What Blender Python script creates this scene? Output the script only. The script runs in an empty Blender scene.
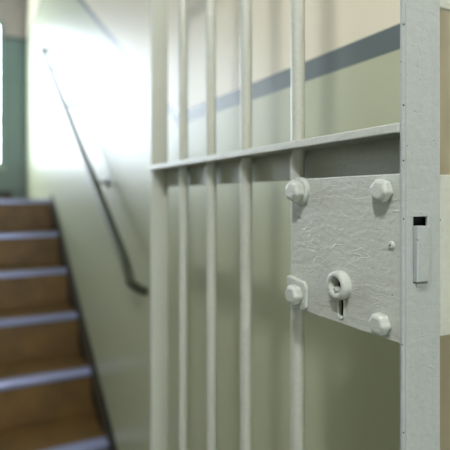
import bpy, bmesh, math, random
from mathutils import Vector, Matrix
random.seed(7)
PI = math.pi
C = bpy.context.scene.collection
sc = bpy.context.scene

# ------------------------------------------------------------------ measures
EZ = 1.41            # eye height above the corridor floor
F = 490.0            # focal length, in pixels of the 450 px wide frame
TH = math.radians(27.3)
VH = 197.0           # horizon row
WX = 0.50            # wall plane
GX = 0.32            # front plane of the gate


def phi(u):
    return TH + math.atan((u - 225.0) / F)


def yat(u, x):
    """distance along the wall of the point of column u on the plane x"""
    return x / math.tan(phi(u))


def zat(u, v, x):
    """world height of the point (u,v) on the plane x"""
    y = yat(u, x)
    return EZ + (VH - v) / F * (x * math.sin(TH) + y * math.cos(TH))


def lin(c):
    return tuple(((v / 255.0) / 12.92 if v / 255.0 <= 0.04045 else ((v / 255.0 + 0.055) / 1.055) ** 2.4) for v in c) + (1.0,)


# ------------------------------------------------------------------ mesh helpers
def box(bm, x0, x1, y0, y1, z0, z1):
    vs = [bm.verts.new((x, y, z)) for x in (x0, x1) for y in (y0, y1) for z in (z0, z1)]
    for f in ((0, 1, 3, 2), (4, 6, 7, 5), (0, 4, 5, 1), (2, 3, 7, 6), (0, 2, 6, 4), (1, 5, 7, 3)):
        bm.faces.new([vs[i] for i in f])


def ring_frame(d):
    d = d.normalized()
    a = Vector((0, 0, 1)) if abs(d.z) < 0.9 else Vector((1, 0, 0))
    s = d.cross(a).normalized()
    return s, d.cross(s).normalized()


def tube(bm, pts, r, n=20, cap=True):
    pts = [Vector(p) for p in pts]
    rs = r if isinstance(r, (list, tuple)) else [r] * len(pts)
    s = None
    rings = []
    for i, p in enumerate(pts):
        if i == 0:
            d = pts[1] - p
        elif i == len(pts) - 1:
            d = p - pts[i - 1]
        else:
            d = (pts[i + 1] - p).normalized() + (p - pts[i - 1]).normalized()
        d.normalize()
        if s is None:
            s, t = ring_frame(d)
        else:
            s = (s - d * s.dot(d)).normalized()
            t = d.cross(s).normalized()
        rings.append([bm.verts.new(p + (s * math.cos(2 * PI * k / n) + t * math.sin(2 * PI * k / n)) * rs[i]) for k in range(n)])
    for a, b in zip(rings, rings[1:]):
        for k in range(n):
            f = bm.faces.new((a[k], a[(k + 1) % n], b[(k + 1) % n], b[k]))
            f.smooth = True
    if cap:
        bm.faces.new(rings[0][::-1])
        bm.faces.new(rings[-1])


def lathe(bm, prof, n=32, origin=(0, 0, 0), sides=None):
    """profile of (height, radius) turned about the -X axis"""
    o = Vector(origin)
    rings = []
    for h, r in prof:
        rings.append([bm.verts.new(o + Vector((-h, r * math.cos(2 * PI * k / n), r * math.sin(2 * PI * k / n)))) for k in range(n)])
    for a, b in zip(rings, rings[1:]):
        for k in range(n):
            f = bm.faces.new((a[k], a[(k + 1) % n], b[(k + 1) % n], b[k]))
            f.smooth = True
    return rings


def prism_x(bm, outline, x0, x1):
    a = [bm.verts.new((x0, y, z)) for y, z in outline]
    b = [bm.verts.new((x1, y, z)) for y, z in outline]
    n = len(a)
    bm.faces.new(a)
    bm.faces.new(b[::-1])
    for k in range(n):
        bm.faces.new((a[k], b[k], b[(k + 1) % n], a[(k + 1) % n]))


def obj(name, bm, m, parent=None, loc=(0, 0, 0), bevel=0.0, seg=2, sharp=35):
    bmesh.ops.recalc_face_normals(bm, faces=bm.faces)
    for e in bm.edges:
        if len(e.link_faces) == 2 and e.calc_face_angle(0) > math.radians(sharp):
            e.smooth = False
    me = bpy.data.meshes.new(name)
    bm.to_mesh(me)
    bm.free()
    o = bpy.data.objects.new(name, me)
    C.objects.link(o)
    me.materials.append(m)
    if parent is not None:
        o.parent = parent
        base = parent
        off = Vector(base.location)
        while base.parent is not None:
            base = base.parent
            off = off + Vector(base.location)
        if loc == (0, 0, 0):
            me.transform(Matrix.Translation(-off))
        else:
            o.location = Vector(loc) - off
    else:
        o.location = loc
    if bevel:
        md = o.modifiers.new('bevel', 'BEVEL')
        md.width = bevel
        md.segments = seg
        md.limit_method = 'ANGLE'
        md.angle_limit = math.radians(40)
        md.harden_normals = False
    return o


def cut(o, *cutters):
    for bm in cutters:
        bmesh.ops.recalc_face_normals(bm, faces=bm.faces)
        me = bpy.data.meshes.new('cutter')
        bm.to_mesh(me)
        bm.free()
        c = bpy.data.objects.new('cutter', me)
        C.objects.link(c)
        bpy.context.view_layer.update()
        md = o.modifiers.new('cut', 'BOOLEAN')
        md.object = c
        md.operation = 'DIFFERENCE'
        md.solver = 'EXACT'
        dg = bpy.context.evaluated_depsgraph_get()
        nm = bpy.data.meshes.new_from_object(o.evaluated_get(dg))
        o.modifiers.remove(md)
        o.data = nm
        bpy.data.objects.remove(c)


def thing(name, label, cat, loc, group=None):
    o = bpy.data.objects.new(name, None)
    C.objects.link(o)
    o.location = loc
    o['label'] = label
    o['category'] = cat
    if group:
        o['group'] = group
    return o


def struct(name, bm, m, parent=None, bevel=0.0, label=None, cat=None):
    o = obj(name, bm, m, parent, bevel=bevel)
    if parent is None:
        o['kind'] = 'structure'
        if label:
            o['label'] = label
            o['category'] = cat
    return o


# ------------------------------------------------------------------ materials
def mat(name, col, rough=0.5, spec=0.5, metal=0.0, bump=None, coat=0.0, mottle=0.0):
    m = bpy.data.materials.new(name)
    m.use_nodes = True
    nt = m.node_tree
    b = nt.nodes['Principled BSDF']
    b.inputs['Base Color'].default_value = lin(col)
    b.inputs['Roughness'].default_value = rough
    b.inputs['Specular IOR Level'].default_value = spec
    b.inputs['Metallic'].default_value = metal
    b.inputs['Coat Weight'].default_value = coat
    if mottle:
        tc = nt.nodes.new('ShaderNodeNewGeometry')
        n = nt.nodes.new('ShaderNodeTexNoise')
        n.inputs['Scale'].default_value = 9.0
        n.inputs['Detail'].default_value = 5.0
        nt.links.new(tc.outputs['Position'], n.inputs['Vector'])
        mx = nt.nodes.new('ShaderNodeMix')
        mx.data_type = 'RGBA'
        mx.inputs[6].default_value = lin([max(0, c * (1 - mottle)) for c in col])
        mx.inputs[7].default_value = lin([min(255, c * (1 + mottle)) for c in col])
        nt.links.new(n.outputs['Fac'], mx.inputs[0])
        nt.links.new(mx.outputs[2], b.inputs['Base Color'])
    if bump:
        scale, strength, dist = bump
        tc = nt.nodes.new('ShaderNodeNewGeometry')
        n = nt.nodes.new('ShaderNodeTexNoise')
        n.inputs['Scale'].default_value = scale
        n.inputs['Detail'].default_value = 6.0
        nt.links.new(tc.outputs['Position'], n.inputs['Vector'])
        bp = nt.nodes.new('ShaderNodeBump')
        bp.inputs['Strength'].default_value = strength
        bp.inputs['Distance'].default_value = dist
        nt.links.new(n.outputs['Fac'], bp.inputs['Height'])
        nt.links.new(bp.outputs['Normal'], b.inputs['Normal'])
    return m


def gate_paint(name, col, rough, rot, chips=True, ridge=.25, chip_at=.785):
    """thick, many times brushed oil paint: brush ridges, sags, fine scratches and small chips"""
    m = bpy.data.materials.new(name)
    m.use_nodes = True
    nt = m.node_tree
    L = nt.links.new
    b = nt.nodes['Principled BSDF']
    b.inputs['Roughness'].default_value = rough
    g = nt.nodes.new('ShaderNodeNewGeometry')
    mp = nt.nodes.new('ShaderNodeMapping')
    mp.inputs['Rotation'].default_value = rot
    mp.inputs['Scale'].default_value = (30, 30, 110)
    L(g.outputs['Position'], mp.inputs['Vector'])
    brush = nt.nodes.new('ShaderNodeTexNoise')
    brush.inputs['Scale'].default_value = 1.0
    brush.inputs['Detail'].default_value = 4.0
    brush.inputs['Distortion'].default_value = 1.2
    L(mp.outputs['Vector'], brush.inputs['Vector'])
    lump = nt.nodes.new('ShaderNodeTexNoise')
    lump.inputs['Scale'].default_value = 190.0
    lump.inputs['Detail'].default_value = 3.0
    L(g.outputs['Position'], lump.inputs['Vector'])
    pits = nt.nodes.new('ShaderNodeTexNoise')
    pits.inputs['Scale'].default_value = 620.0
    pits.inputs['Detail'].default_value = 2.0
    L(g.outputs['Position'], pits.inputs['Vector'])
    ml = nt.nodes.new('ShaderNodeMath'); ml.operation = 'MULTIPLY'
    L(lump.outputs['Fac'], ml.inputs[0]); ml.inputs[1].default_value = 0.7
    add = nt.nodes.new('ShaderNodeMath'); add.operation = 'ADD'
    L(brush.outputs['Fac'], add.inputs[0]); L(ml.outputs[0], add.inputs[1])
    mp2 = nt.nodes.new('ShaderNodeMath'); mp2.operation = 'MULTIPLY'
    L(pits.outputs['Fac'], mp2.inputs[0]); mp2.inputs[1].default_value = 0.12
    add2 = nt.nodes.new('ShaderNodeMath'); add2.operation = 'ADD'
    L(add.outputs[0], add2.inputs[0]); L(mp2.outputs[0], add2.inputs[1])
    bp = nt.nodes.new('ShaderNodeBump')
    bp.inputs['Strength'].default_value = 0.40
    bp.inputs['Distance'].default_value = 0.0016
    # thin wandering ridges left by the brush
    rm = nt.nodes.new('ShaderNodeMapping')
    rm.inputs['Rotation'].default_value = (rot[0] + .35, 0, .2)
    rm.inputs['Scale'].default_value = (30, 26, 85)
    L(g.outputs['Position'], rm.inputs['Vector'])
    rn = nt.nodes.new('ShaderNodeTexNoise')
    rn.inputs['Scale'].default_value = 1.0
    rn.inputs['Detail'].default_value = 2.5
    L(rm.outputs['Vector'], rn.inputs['Vector'])
    sb = nt.nodes.new('ShaderNodeMath'); sb.operation = 'SUBTRACT'
    L(rn.outputs['Fac'], sb.inputs[0]); sb.inputs[1].default_value = .56
    ab = nt.nodes.new('ShaderNodeMath'); ab.operation = 'ABSOLUTE'
    L(sb.outputs[0], ab.inputs[0])
    rr_ = nt.nodes.new('ShaderNodeMapRange')
    rr_.inputs[1].default_value = 0.0; rr_.inputs[2].default_value = .018
    rr_.inputs[3].default_value = ridge; rr_.inputs[4].default_value = 0.0
    L(ab.outputs[0], rr_.inputs[0])
    kn = nt.nodes.new('ShaderNodeTexNoise')
    kn.inputs['Scale'].default_value = 38.0
    kn.inputs['Detail'].default_value = 2.0
    L(g.outputs['Position'], kn.inputs['Vector'])
    km = nt.nodes.new('ShaderNodeMapRange')
    km.inputs[1].default_value = .44; km.inputs[2].default_value = .64
    L(kn.outputs['Fac'], km.inputs[0])
    kk = nt.nodes.new('ShaderNodeMath'); kk.operation = 'MULTIPLY'
    L(rr_.outputs[0], kk.inputs[0]); L(km.outputs[0], kk.inputs[1])
    add3 = nt.nodes.new('ShaderNodeMath'); add3.operation = 'ADD'
    L(add2.outputs[0], add3.inputs[0]); L(kk.outputs[0], add3.inputs[1])
    L(add3.outputs[0], bp.inputs['Height'])
    L(bp.outputs['Normal'], b.inputs['Normal'])
    # slight tone variation and small dark chips
    mx = nt.nodes.new('ShaderNodeMix'); mx.data_type = 'RGBA'
    mx.inputs[6].default_value = lin([c * 0.95 for c in col])
    mx.inputs[7].default_value = lin([min(255, c * 1.04) for c in col])
    L(lump.outputs['Fac'], mx.inputs[0])
    out = mx.outputs[2]
    if chips:
        vo = nt.nodes.new('ShaderNodeTexNoise')
        vo.inputs['Scale'].default_value = 330.0
        vo.inputs['Detail'].default_value = 1.0
        L(g.outputs['Position'], vo.inputs['Vector'])
        gt = nt.nodes.new('ShaderNodeMath'); gt.operation = 'GREATER_THAN'
        L(vo.outputs['Fac'], gt.inputs[0]); gt.inputs[1].default_value = chip_at
        mc = nt.nodes.new('ShaderNodeMix'); mc.data_type = 'RGBA'
        L(gt.outputs[0], mc.inputs[0])
        L(out, mc.inputs[6])
        mc.inputs[7].default_value = lin((70, 70, 62))
        out = mc.outputs[2]
    L(out, b.inputs['Base Color'])
    return m


STRIPE0 = EZ + 0.1945     # lower edge of the stripe in the corridor
STRIPEW = 0.034
YB, YT, RISE = 1.25, 3.58, 1.395


def wall_paint(name, dado, stripe, upper):
    """cream upper paint, slate stripe, pale green gloss dado; the stripe climbs with the stairs"""
    m = bpy.data.materials.new(name)
    m.use_nodes = True
    nt = m.node_tree
    L = nt.links.new
    b = nt.nodes['Principled BSDF']
    g = nt.nodes.new('ShaderNodeNewGeometry')
    sp = nt.nodes.new('ShaderNodeSeparateXYZ')
    L(g.outputs['Position'], sp.inputs[0])
    mr = nt.nodes.new('ShaderNodeMapRange')
    mr.clamp = True
    mr.inputs[1].default_value = YB
    mr.inputs[2].default_value = YT
    mr.inputs[3].default_value = 0.0
    mr.inputs[4].default_value = RISE
    L(sp.outputs['Y'], mr.inputs[0])
    s = nt.nodes.new('ShaderNodeMath'); s.operation = 'SUBTRACT'
    L(sp.outputs['Z'], s.inputs[0]); L(mr.outputs[0], s.inputs[1])
    g1 = nt.nodes.new('ShaderNodeMath'); g1.operation = 'GREATER_THAN'
    L(s.outputs[0], g1.inputs[0]); g1.inputs[1].default_value = STRIPE0
    g2 = nt.nodes.new('ShaderNodeMath'); g2.operation = 'GREATER_THAN'
    L(s.outputs[0], g2.inputs[0]); g2.inputs[1].default_value = STRIPE0 + STRIPEW
    a = nt.nodes.new('ShaderNodeMix'); a.data_type = 'RGBA'
    L(g1.outputs[0], a.inputs[0])
    a.inputs[6].default_value = lin(dado)
    a.inputs[7].default_value = lin(stripe)
    c = nt.nodes.new('ShaderNodeMix'); c.data_type = 'RGBA'
    L(g2.outputs[0], c.inputs[0])
    L(a.outputs[2], c.inputs[6])
    c.inputs[7].default_value = lin(upper)
    L(c.outputs[2], b.inputs['Base Color'])
    r = nt.nodes.new('ShaderNodeMix'); r.data_type = 'FLOAT'
    L(g2.outputs[0], r.inputs[0])
    r.inputs[2].default_value = 0.42
    r.inputs[3].default_value = 0.45
    L(r.outputs[0], b.inputs['Roughness'])
    n = nt.nodes.new('ShaderNodeTexNoise')
    n.inputs['Scale'].default_value = 35.0
    n.inputs['Detail'].default_value = 4.0
    L(g.outputs['Position'], n.inputs['Vector'])
    bp = nt.nodes.new('ShaderNodeBump')
    bp.inputs['Strength'].default_value = 0.10
    bp.inputs['Distance'].default_value = 0.004
    L(n.outputs['Fac'], bp.inputs['Height'])
    L(bp.outputs['Normal'], b.inputs['Normal'])
    return m


def emit(name, col, strength):
    m = bpy.data.materials.new(name)
    m.use_nodes = True
    b = m.node_tree.nodes['Principled BSDF']
    b.inputs['Base Color'].default_value = lin(col)
    b.inputs['Emission Color'].default_value = lin(col)
    b.inputs['Emission Strength'].default_value = strength
    return m


M_WALL = wall_paint('two_tone_wall_paint', (173, 178, 147), (86, 98, 96), (220, 213, 187))
M_FAR = wall_paint('backlit_two_tone_wall_paint', (122, 144, 146), (84, 98, 104), (186, 180, 180))  # same paint scheme, with the end wall's cool backlit shade in its colours
M_GATE = gate_paint('grey_green_oil_paint', (186, 190, 178), 0.38, (0, 0, 0))
M_STILE = gate_paint('cool_reflection_oil_paint', (166, 173, 170), 0.36, (0, 0, 0), ridge=.5, chip_at=.768)  # gate paint with the stile's cool bluish reflection put into the colour
M_PLATE = gate_paint('brushed_grey_green_oil_paint', (186, 190, 178), 0.34, (0.75, 0, 0), ridge=.75)
M_BAR = gate_paint('bar_paint', (184, 188, 174), 0.35, (0, 0, 0), chips=False)
M_DARK = mat('blackened_steel', (22, 21, 19), 0.7, 0.2)
M_RAIL = mat('dark_olive_paint', (66, 70, 54), 0.35)
M_STEP = mat('brown_linoleum', (112, 87, 47), 0.45, mottle=0.28, bump=(60, 0.15, 0.003))
M_NOSE = mat('pale_nosing_metal', (160, 168, 204), 0.28, metal=0.6)
M_STRING = mat('dark_stringer_paint', (58, 56, 46), 0.5)
M_FLOOR = mat('brown_linoleum_floor', (92, 82, 66), 0.45, mottle=0.15)
M_CEIL = mat('white_ceiling_paint', (186, 184, 178), 0.8)
M_LEFT = mat('grey_wall_paint', (134, 136, 126), 0.6)
M_CREAM = mat('cream_paint', (230, 217, 186), 0.5)
M_FRAME = mat('grey_green_window_paint', (150, 166, 160), 0.45)
M_HOUSING = mat('white_enamel', (225, 225, 220), 0.4)
M_LAMP = emit('lamp_globe', (246, 246, 255), 360.0)
M_GLASS = bpy.data.materials.new('window_glass')
M_GLASS.use_nodes = True
_nt = M_GLASS.node_tree
_nt.nodes.remove(_nt.nodes['Principled BSDF'])
_t = _nt.nodes.new('ShaderNodeBsdfTransparent')
_g = _nt.nodes.new('ShaderNodeBsdfGlossy')
_g.inputs['Roughness'].default_value = 0.02
_mx = _nt.nodes.new('ShaderNodeMixShader')
_mx.inputs[0].default_value = 0.05
_nt.links.new(_t.outputs[0], _mx.inputs[1])
_nt.links.new(_g.outputs[0], _mx.inputs[2])
_nt.links.new(_mx.outputs[0], _nt.nodes['Material Output'].inputs['Surface'])

# ------------------------------------------------------------------ the setting
XL, YBK, YF = -1.90, -1.60, 5.40
ZC, ZT = EZ + 1.30, EZ + 2.60         # corridor ceiling, stairwell ceiling
YC = 1.50                             # the corridor ceiling ends here
bm = bmesh.new(); box(bm, XL - .1, WX + .1, YBK - .1, YF + .1, -.1, 0); struct('floor', bm, M_FLOOR)
bm = bmesh.new(); box(bm, WX, WX + .1, YBK - .1, YF + .1, 0, ZT + .1); struct('wall_right', bm, M_WALL)
bm = bmesh.new(); box(bm, XL - .1, XL, YBK - .1, YF + .1, 0, ZT + .1); struct('wall_left', bm, M_LEFT)
# far wall with the stairwell window opening
FX0, FX1, FZ0, FZ1 = -1.75, 0.285, EZ + 0.30, EZ + 1.78
bm = bmesh.new()
box(bm, XL, FX0, YF, YF + .1, 0, ZT + .1)
box(bm, FX1, WX, YF, YF + .1, 0, ZT + .1)
box(bm, FX0, FX1, YF, YF + .1, 0, FZ0)
box(bm, FX0, FX1, YF, YF + .1, FZ1, ZT + .1)
struct('wall_far', bm, M_FAR)
# wall behind the camera, with an opening for the added fill window
BX0, BX1, BZ0, BZ1 = -0.12, 0.42, EZ - 0.75, EZ - 0.05
bm = bmesh.new()
box(bm, XL, BX0, YBK - .1, YBK, 0, ZC)
box(bm, BX1, WX, YBK - .1, YBK, 0, ZC)
box(bm, BX0, BX1, YBK - .1, YBK, 0, BZ0)
box(bm, BX0, BX1, YBK - .1, YBK, BZ1, ZC)
struct('wall_back', bm, M_WALL)
bm = bmesh.new()
box(bm, XL, WX, YBK - .1, YC, ZC, ZC + .1)
box(bm, XL, WX, YC, YC + .1, ZC, ZT)
box(bm, XL, WX, YC, YF + .1, ZT, ZT + .1)
struct('ceiling', bm, M_CEIL)


def window(name, x0, x1, z0, z1, y, inner, label, mull):
    """frame bars, a sill on the room side and a pane"""
    root = bpy.data.objects.new(name, None)
    C.objects.link(root)
    root.location = ((x0 + x1) / 2, y, z0)
    root['kind'] = 'structure'
    f = .045
    b = bmesh.new()
    box(b, x0, x0 + f, y, y + .06, z0, z1); box(b, x1 - f, x1, y, y + .06, z0, z1)
    box(b, x0 + f, x1 - f, y, y + .06, z0, z0 + f); box(b, x0 + f, x1 - f, y, y + .06, z1 - f, z1)
    for q in mull:
        box(b, q - .02, q + .02, y + .005, y + .055, z0 + f, z1 - f)
    obj('window_frame', b, M_FRAME, root, bevel=.004)
    b = bmesh.new(); box(b, x0 + f, x1 - f, y + .028, y + .032, z0 + f, z1 - f)
    obj('pane', b, M_GLASS, root)
    b = bmesh.new()
    box(b, x0 - .02, x1 + .02, min(y + .03, y + .03 + inner), max(y + .03, y + .03 + inner), z0 - .035, z0)
    obj('window_sill', b, M_FRAME, root, bevel=.006)


window('window_1', FX0, FX1, FZ0, FZ1, YF + .02, -.09, 'stairwell', [-.43, -1.10])
window('fill_window', BX0, BX1, BZ0, BZ1, YBK - .08, .12, 'corridor', [.15])  # unseen, added and placed to throw cool daylight onto the lock stile
# dark skirting along the far wall under the window
bm = bmesh.new(); box(bm, XL, .355, YF - .02, YF, EZ - .03, EZ + .055); struct('baseboard_far', bm, M_STRING, bevel=.003)
# cream door casing on the right wall beyond the lock side of the gate
bm = bmesh.new()
box(bm, .462, WX, .17, .405, 0, EZ + .70)
struct('trim_1', bm, M_CREAM, bevel=.012)

# ------------------------------------------------------------------ stairs
NX = WX - .002
n_pts = [(107, 440), (92, 372), (77, 314), (66, 268), (60, 232), (50, 203)]
ys = [yat(u, .485) for u, v in n_pts]
zs = [zat(u, v, .485) for u, v in n_pts]
k = len(ys)
mk = (k - 1) / 2
go = sum((i - mk) * y for i, y in enumerate(ys)) / sum((i - mk) ** 2 for i in range(k))
ri = sum((i - mk) * z for i, z in enumerate(zs)) / sum((i - mk) ** 2 for i in range(k))
y0, z0 = sum(ys) / k - go * mk, sum(zs) / k - ri * mk
ytop, ztop = y0 + 5 * go, z0 + 5 * ri + .015
nbelow = max(0, math.ceil(z0 / ri - 1.02))       # steps under the lowest one in view
stairs = thing('staircase', 'brown stair flight with pale nosings climbing along the right wall to a window', 'stairs', (-.4, y0, 0))
for i in range(-nbelow, 5):
    zt, yf = z0 + i * ri, y0 + i * go
    b = bmesh.new()
    zb = max(0.0, zt - 2 * ri)
    box(b, XL + .002, NX, yf, yf + go + .001, zb, zt)
    st = obj('step', b, M_STEP, stairs)
    b = bmesh.new()
    prism_x(b, [(yf - .012, zt - .024), (yf - .012, zt - .006), (yf - .006, zt + .004), (yf + .048, zt + .004), (yf + .048, zt + .0002), (yf - .0002, zt + .0002), (yf - .0002, zt - .024)], XL + .004, NX - .014)
    obj('nosing', b, M_NOSE, st, bevel=.0015)
b = bmesh.new(); box(b, XL + .002, NX, ytop, YF - .002, 0, ztop)
ld = obj('landing', b, M_STEP, stairs)
b = bmesh.new()
prism_x(b, [(ytop - .012, ztop - .022), (ytop - .012, ztop - .006), (ytop - .006, ztop + .004), (ytop + .048, ztop + .004), (ytop + .048, ztop + .0002), (ytop - .0002, ztop + .0002), (ytop - .0002, ztop - .022)], XL + .004, NX - .014)
obj('nosing', b, M_NOSE, ld, bevel=.0015)
# sloping dark skirting board that follows the flight on the wall side
sl = ri / go
b = bmesh.new()
ya, yb_ = y0 - (nbelow + .6) * go, ytop + .02
def zn(y): return z0 + (y - y0) * sl
prism_x(b, [(ya, max(0, zn(ya) - .1)), (yb_, zn(yb_) - .30), (yb_, zn(yb_) + .042), (ya, zn(ya) + .042)], WX - .014, WX - .0005)
o = obj('skirting_board', b, M_STRING, stairs, bevel=.002)
o['label'] = 'dark painted sloping skirting board'

# ------------------------------------------------------------------ handrail
RX = .44
rail_px = [(127, 265), (42, 49)]
pa = Vector((RX, yat(127, RX), zat(127, 265, RX)))
pb = Vector((RX, yat(42, RX), zat(42, 49, RX)))
hr = thing('handrail', 'dark olive metal handrail sloping up the right wall beside the stairs', 'handrail', tuple(pa))
b = bmesh.new()
d = (pb - pa).normalized()
tube(b, [(WX - .004, pa.y - .015, pa.z - .086), (WX - .022, pa.y - .020, pa.z - .079), (RX + .016, pa.y - .030, pa.z - .064), (RX + .002, pa.y - .030, pa.z - .050), (RX, pa.y - .024, pa.z - .026), pa + d * .03,
         pa.lerp(pb, .5), pb - d * .03, pb, (RX + .01, pb.y + .02, pb.z + .004), (WX - .004, pb.y + .022, pb.z + .004)], .0148, 20)
obj('rail', b, M_RAIL, hr)
for t in (.23, .58, .85):
    p = pa.lerp(pb, t)
    b = bmesh.new()
    tube(b, [(RX + .004, p.y, p.z - .008), (RX + .018, p.y, p.z - .014), (WX - .006, p.y, p.z - .014)], .006, 12)
    br = obj('bracket', b, M_RAIL, hr)
    b = bmesh.new()
    rr = lathe(b, [(0, .001), (0, .020), (.004, .020), (.007, .015), (.007, .001)], 24, (WX - .0003, p.y, p.z - .014))
    b.faces.new(rr[0]); b.faces.new(rr[-1])
    obj('wall_plate', b, M_RAIL, br)

# ------------------------------------------------------------------ the barred gate
gate = thing('barred_gate', 'grey-green painted steel cell gate with round bars and a bolted lock, standing open', 'gate', (.335, .95, 0))
ZG0, ZG1 = .06, EZ + .62
YS = GX / math.tan(phi(402))            # near face of the lock stile
XS1 = YS * math.tan(phi(440))           # its back edge
YH0 = .937
# lock stile: a flat bar facing the camera, with the slot of the latch
LZ0, LZ1 = EZ + (VH - 281.5) / 1164, EZ + (VH - 226) / 1164
SZ1 = EZ + (VH - 216.5) / 1164
LX0, LX1 = YS * math.tan(phi(414)), YS * math.tan(phi(427.5))
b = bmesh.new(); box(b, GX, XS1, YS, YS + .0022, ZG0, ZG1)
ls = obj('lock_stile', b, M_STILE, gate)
b = bmesh.new(); box(b, LX0 - .0009, LX1 + .0001, YS - .01, YS + .02, LZ0 - .0012, SZ1)
b2 = bmesh.new(); box(b2, GX + .0041, GX + .0046, YS - .01, YS + .0006, -1, 3)
cut(ls, b, b2)
md = ls.modifiers.new('bevel', 'BEVEL'); md.width = .0007; md.segments = 2; md.limit_method = 'ANGLE'
# stiffening bar behind the stile, above and below the lock
for za, zb in ((EZ + .03, ZG1), (ZG0, EZ - .14)):
    b = bmesh.new(); box(b, GX + .027, XS1 - .006, YS + .0022, YS + .013, za, zb)
    obj('stile_web', b, M_GATE, gate, bevel=.001)
# latch
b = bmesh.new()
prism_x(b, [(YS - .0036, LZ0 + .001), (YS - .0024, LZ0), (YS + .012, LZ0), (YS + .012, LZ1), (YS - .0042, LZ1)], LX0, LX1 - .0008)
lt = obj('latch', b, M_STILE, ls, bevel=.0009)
# lip under the latch
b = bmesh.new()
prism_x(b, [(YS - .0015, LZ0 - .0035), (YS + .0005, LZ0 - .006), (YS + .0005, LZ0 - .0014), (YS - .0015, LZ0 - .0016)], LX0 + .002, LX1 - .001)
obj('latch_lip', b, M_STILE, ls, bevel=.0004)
# small holes and chips down the front edge of the stile
for v, r in ((24, .0013), (105, .0012), (160.5, .0011), (219, .001), (433, .001)):
    dd = GX * math.sin(TH) + YS * math.cos(TH)
    z = EZ + (VH - v) / F * dd
    b = bmesh.new()
    tube(b, [(GX + .0018, YS - .00015, z), (GX + .0018, YS + .001, z)], r * .75, 10)
    obj('pinhole', b, M_DARK, ls)

# hinge stile: square tube, turning on a floor pivot
b = bmesh.new(); box(b, GX - .0025, .354, YH0, YH0 + .009, .02, ZG1)
hs = obj('hinge_stile', b, M_BAR, gate, bevel=.0015)
b = bmesh.new()
tube(b, [(.335, YH0 + .0045, 0), (.335, YH0 + .0045, .012), (.335, YH0 + .0045, .0201)], [.03, .03, .012], 24)
obj('floor_pivot', b, M_DARK, hs)
# top and bottom rails
for za in (ZG0, ZG1 - .03):
    b = bmesh.new(); box(b,   .330, .346, YS + .0022, YH0, za, za + .03)
    obj('top_rail' if za > 1 else 'bottom_rail', b, M_BAR, gate, bevel=.001)
# crossbar: an angle, its flange through the bars and its web behind them
cz1 = EZ + (VH - 124.5) / F * (GX * math.sin(TH) + YS * math.cos(TH)) + .0018
cz0 = cz1 - .0085
wz0 = EZ + .0635 * GX + .0005
YF0 = yat(147, GX - .003)
XW = .3490
b = bmesh.new()
box(b, GX - .003, XW + .004, YS + .0023, YF0, cz0, cz1)
obj('crossbar', b, M_GATE, gate, bevel=.0012)
b = bmesh.new()
box(b, XW, XW + .004, YS + .0026, YH0 + .001, wz0, cz0 + .0003)
obj('crossbar_web', b, M_GATE, gate, bevel=.0008)
# bars
BXC, BR = .3378, .0083
for u in (183.0, 211.0, 246.0, 297.5):
    y = yat(u, BXC)
    pts = []
    for q in range(25):
        t = q / 24
        pts.append((BXC + .0006 * math.sin(9 * t + u), y + .0010 * math.sin(7 * t + u * 2), ZG0 + .028 + (ZG1 - ZG0 - .056) * t))
    b = bmesh.new(); tube(b, pts, BR, 24)
    obj('bar', b, M_BAR, gate)

# lock: front plate
PY0, PY1 = YS + .0024, yat(291.0, GX)
PZ1, PZ0 = EZ + .0622 * GX, EZ - .387 * GX
b = bmesh.new(); box(b, GX + .0005, GX + .0038, PY0, PY1, PZ0, PZ1)
pl = obj('lock_plate', b, M_PLATE, gate)
goff = Vector(gate.location)
def on_plate(u, v): return yat(u, GX), zat(u, v, GX)
# key barrel hole and the slot beneath it
ky, kz = on_plate(341.3, 285)
sy, sz = on_plate(341.3, 308)
b = bmesh.new()
tube(b, [Vector((GX - .02, ky, kz)), Vector((GX + .03, ky, kz))], .0076, 24)
b2 = bmesh.new()
out = []
for q in range(24):
    a = 2 * PI * q / 24
    out.append((sy +   .0032 * math.cos(a), sz +   .0032 * math.sin(a) + (.0062 if math.sin(a) > 0 else -.0062)))
prism_x(b2, out, GX - .02, GX + .03)
cut(pl, b, b2)
md = pl.modifiers.new('bevel', 'BEVEL'); md.width = .0012; md.segments = 2; md.limit_method = 'ANGLE'
# raised ring round the key barrel
b = bmesh.new()
lathe(b, [(-.001, .0068), (-.001, .0142), (.0045, .0140), (.0074, .0132), (.0086, .0118), (.0086, .0090), (.0078, .0080), (-.001, .0068)], 36, (GX, ky, kz))
esc = obj('key_ring', b, M_PLATE, pl, sharp=60)
b = bmesh.new()
tube(b, [(GX + .012, ky - .002, kz - .0038), (GX + .002, ky - .001, kz - .0036), (GX - .0070, ky + .0022, kz - .0046)], [.0030, .0030, .0027], 14)
obj('key_pin', b, M_PLATE, esc, bevel=.0004)
# raised rim of the slot
b = bmesh.new()
n = 28
inner, outer, top = [], [], []
for q in range(n):
    a = 2 * PI * q / n
    off = .0062 if math.sin(a) >= 0 else -.0062
    inner.append(b.verts.new((GX - .0001, sy +   .0032 * math.cos(a), sz +   .0032 * math.sin(a) + off)))
    top.append(b.verts.new((GX - .0011, sy +   .0041 * math.cos(a), sz +   .0041 * math.sin(a) + off)))
    outer.append(b.verts.new((GX + .0007, sy +   .0054 * math.cos(a), sz +   .0054 * math.sin(a) + off)))
for q in range(n):
    r = (q + 1) % n
    f = b.faces.new((inner[q], inner[r], top[r], top[q])); f.smooth = True
    f = b.faces.new((top[q], top[r], outer[r], outer[q])); f.smooth = True
obj('slot_rim', b, M_PLATE, pl, sharp=80)
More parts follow.
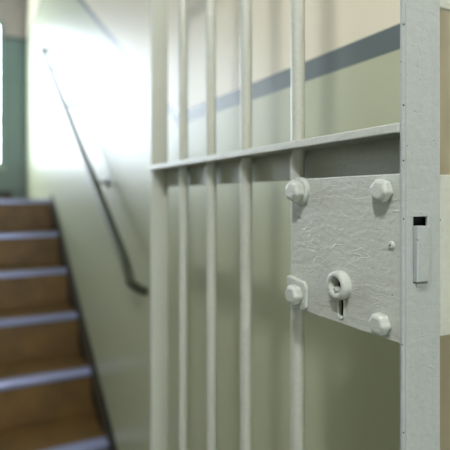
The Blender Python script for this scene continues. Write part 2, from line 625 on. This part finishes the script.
# rivet
ry, rz = on_plate(391.5, 245)
b = bmesh.new()
rr = lathe(b, [(-.001, .0034), (.0006, .0034), (.0014, .0027), (.0017, .0014)], 18, (GX, ry, rz))
b.faces.new(rr[-1])
rv = obj('rivet', b, M_PLATE, pl)
b = bmesh.new()
tube(b, [(GX - .0019, ry, rz), (GX - .001, ry, rz)], .0009, 10)
obj('rivet_hole', b, M_DARK, pl)


def hex_head(r, h, tilt, dome=.3):
    """six sided bolt head along -X from the origin: chamfered crown, painted over"""
    b = bmesh.new()
    def ring(x, rad):
        return [b.verts.new((-x, rad * math.cos(tilt + PI / 3 * k), rad * math.sin(tilt + PI / 3 * k))) for k in range(6)]
    r0, r1 = ring(-.0005, r), ring(h * .72, r)
    for k in range(6):
        b.faces.new((r0[k], r0[(k + 1) % 6], r1[(k + 1) % 6], r1[k]))
    r2 = ring(h, r * .80)
    for k in range(6):
        b.faces.new((r1[k], r1[(k + 1) % 6], r2[(k + 1) % 6], r2[k]))
    b.faces.new(r2); b.faces.new(r0[::-1])
    return b


bolts = [(384.5, 190.5, .0110, .0095, .25, False), (383.0, 323.5, .0104, .0098, .12, False),
         (301.0, 191.0, .0122, .0110, .35, True), (300.0, 294.0, .0115, .0105, .10, True)]
for u, v, r, h, tilt, washer in bolts:
    y, z = on_plate(u, v)
    x = GX - (.0040 if washer else 0)
    if washer and v > 250:
        # bent clip whose upper end hooks over the bar
        b = bmesh.new()
        w_, t_ = .0165, .0042
        prism_x(b, [(y - .0155, z - .0120), (y - .0160, z + .0080), (y - .0120, z + .0150), (y + .0150, z + .0185), (y + .0210, z + .0170), (y + .0205, z + .0090), (y + .0150, z - .0020), (y + .0080, z - .0140), (y - .0090, z - .0165)], GX - .0042, GX + .0004)
        obj('clip', b, M_PLATE, pl, bevel=.0016, seg=3)
    elif washer:
        b = bmesh.new()
        rr = lathe(b, [(-.0004, .0152), (.0030, .0152), (.0042, .0142), (.0042, .001)], 28, (GX, y, z))
        b.faces.new(rr[-1]); b.faces.new(rr[0])
        obj('washer', b, M_PLATE, pl)
    hb = obj('bolt', hex_head(r, h, tilt), M_PLATE, pl, loc=(x, y, z), bevel=.0021, seg=3)
# added black block behind the plate, standing in for the shaded lock inside
b = bmesh.new(); box(b, GX + .0062, XS1 - .001, YS + .0075, PY1 - .022, PZ0 + .006, PZ1 - .004)
obj('lock_dark_block', b, M_DARK, gate, bevel=.001)
b = bmesh.new(); box(b, XS1 + .0011, XS1 + .052, YS + .001, PY1 - .02, PZ0, PZ1)
obj('lock_case', b, M_GATE, gate, bevel=.0015)
# keeper plate behind the top of the stile
dz = 1.354 * GX
b = bmesh.new(); box(b, XS1 + .0002, XS1 + .03, YS + .001, YS + .005, EZ + (VH - 7) / F * dz, EZ + (VH + 70) / F * dz)
obj('keeper_plate', b, M_GATE, gate, bevel=.001)

# ------------------------------------------------------------------ ceiling lamp of the corridor
LX, LY = -.34, -.14
lamp = thing('ceiling_light', 'white globe ceiling light on a short stem above the corridor', 'ceiling light', (LX, LY, ZC))
def turned(prof, n=40):
    b = bmesh.new()
    rings = [[b.verts.new((LX + r * math.cos(2 * PI * q / n), LY + r * math.sin(2 * PI * q / n), z)) for q in range(n)] for r, z in prof]
    for a, c in zip(rings, rings[1:]):
        for q in range(n):
            f = b.faces.new((a[q], a[(q + 1) % n], c[(q + 1) % n], c[q])); f.smooth = True
    b.faces.new(rings[0]); b.faces.new(rings[-1])
    return b
obj('canopy', turned([(.075, ZC - .0003), (.075, ZC - .012), (.05, ZC - .025), (.018, ZC - .03), (.018, ZC - .06), (.06, ZC - .07), (.06, ZC - .085)]), M_HOUSING, lamp)
gr_ = .07
obj('globe', turned([(gr_ * math.sin(a), ZC - .085 - gr_ * .88 + gr_ * math.cos(a)) for a in [.5 + (PI - .52) * q / 14 for q in range(15)]]), M_LAMP, lamp)

# ------------------------------------------------------------------ daylight
w = bpy.data.worlds.new('sky')
sc.world = w
w.use_nodes = True
nt = w.node_tree
bg = nt.nodes['Background']
bg.inputs['Color'].default_value = (0.80, 0.90, 1.0, 1)
bg.inputs['Strength'].default_value = 18.0


def portal(name, x0, x1, z0, z1, y, ry):
    l = bpy.data.lights.new(name, 'AREA')
    l.shape = 'RECTANGLE'
    l.size, l.size_y = x1 - x0, z1 - z0
    l.cycles.is_portal = True
    o = bpy.data.objects.new(name, l)
    C.objects.link(o)
    o.location = ((x0 + x1) / 2, y, (z0 + z1) / 2)
    o.rotation_euler = (ry, 0, 0)


portal('window_portal', FX0, FX1, FZ0, FZ1, YF + .12, -PI / 2)
portal('window_portal.001', BX0, BX1, BZ0, BZ1, YBK - .12, PI / 2)

# ------------------------------------------------------------------ camera
cam = bpy.data.cameras.new('camera')
co = bpy.data.objects.new('camera', cam)
C.objects.link(co)
co.location = (0, 0, EZ)
co.rotation_euler = (PI / 2, 0, -TH)
cam.sensor_width = 36
cam.lens = 36 * F / 450
cam.shift_y = -(225 - VH) / 450
cam.clip_start = .01
cam.dof.use_dof = True
cam.dof.focus_distance = .455
cam.dof.aperture_fstop = 4.6
sc.camera = co

sc.view_settings.view_transform = 'Standard'
sc.view_settings.look = 'None'
sc.view_settings.gamma = 1
sc.view_settings.exposure = 0.0
try:
    sc.cycles.use_denoising = True
    sc.cycles.max_bounces = 10
    sc.cycles.diffuse_bounces = 6
    sc.cycles.caustics_reflective = True
except Exception:
    pass
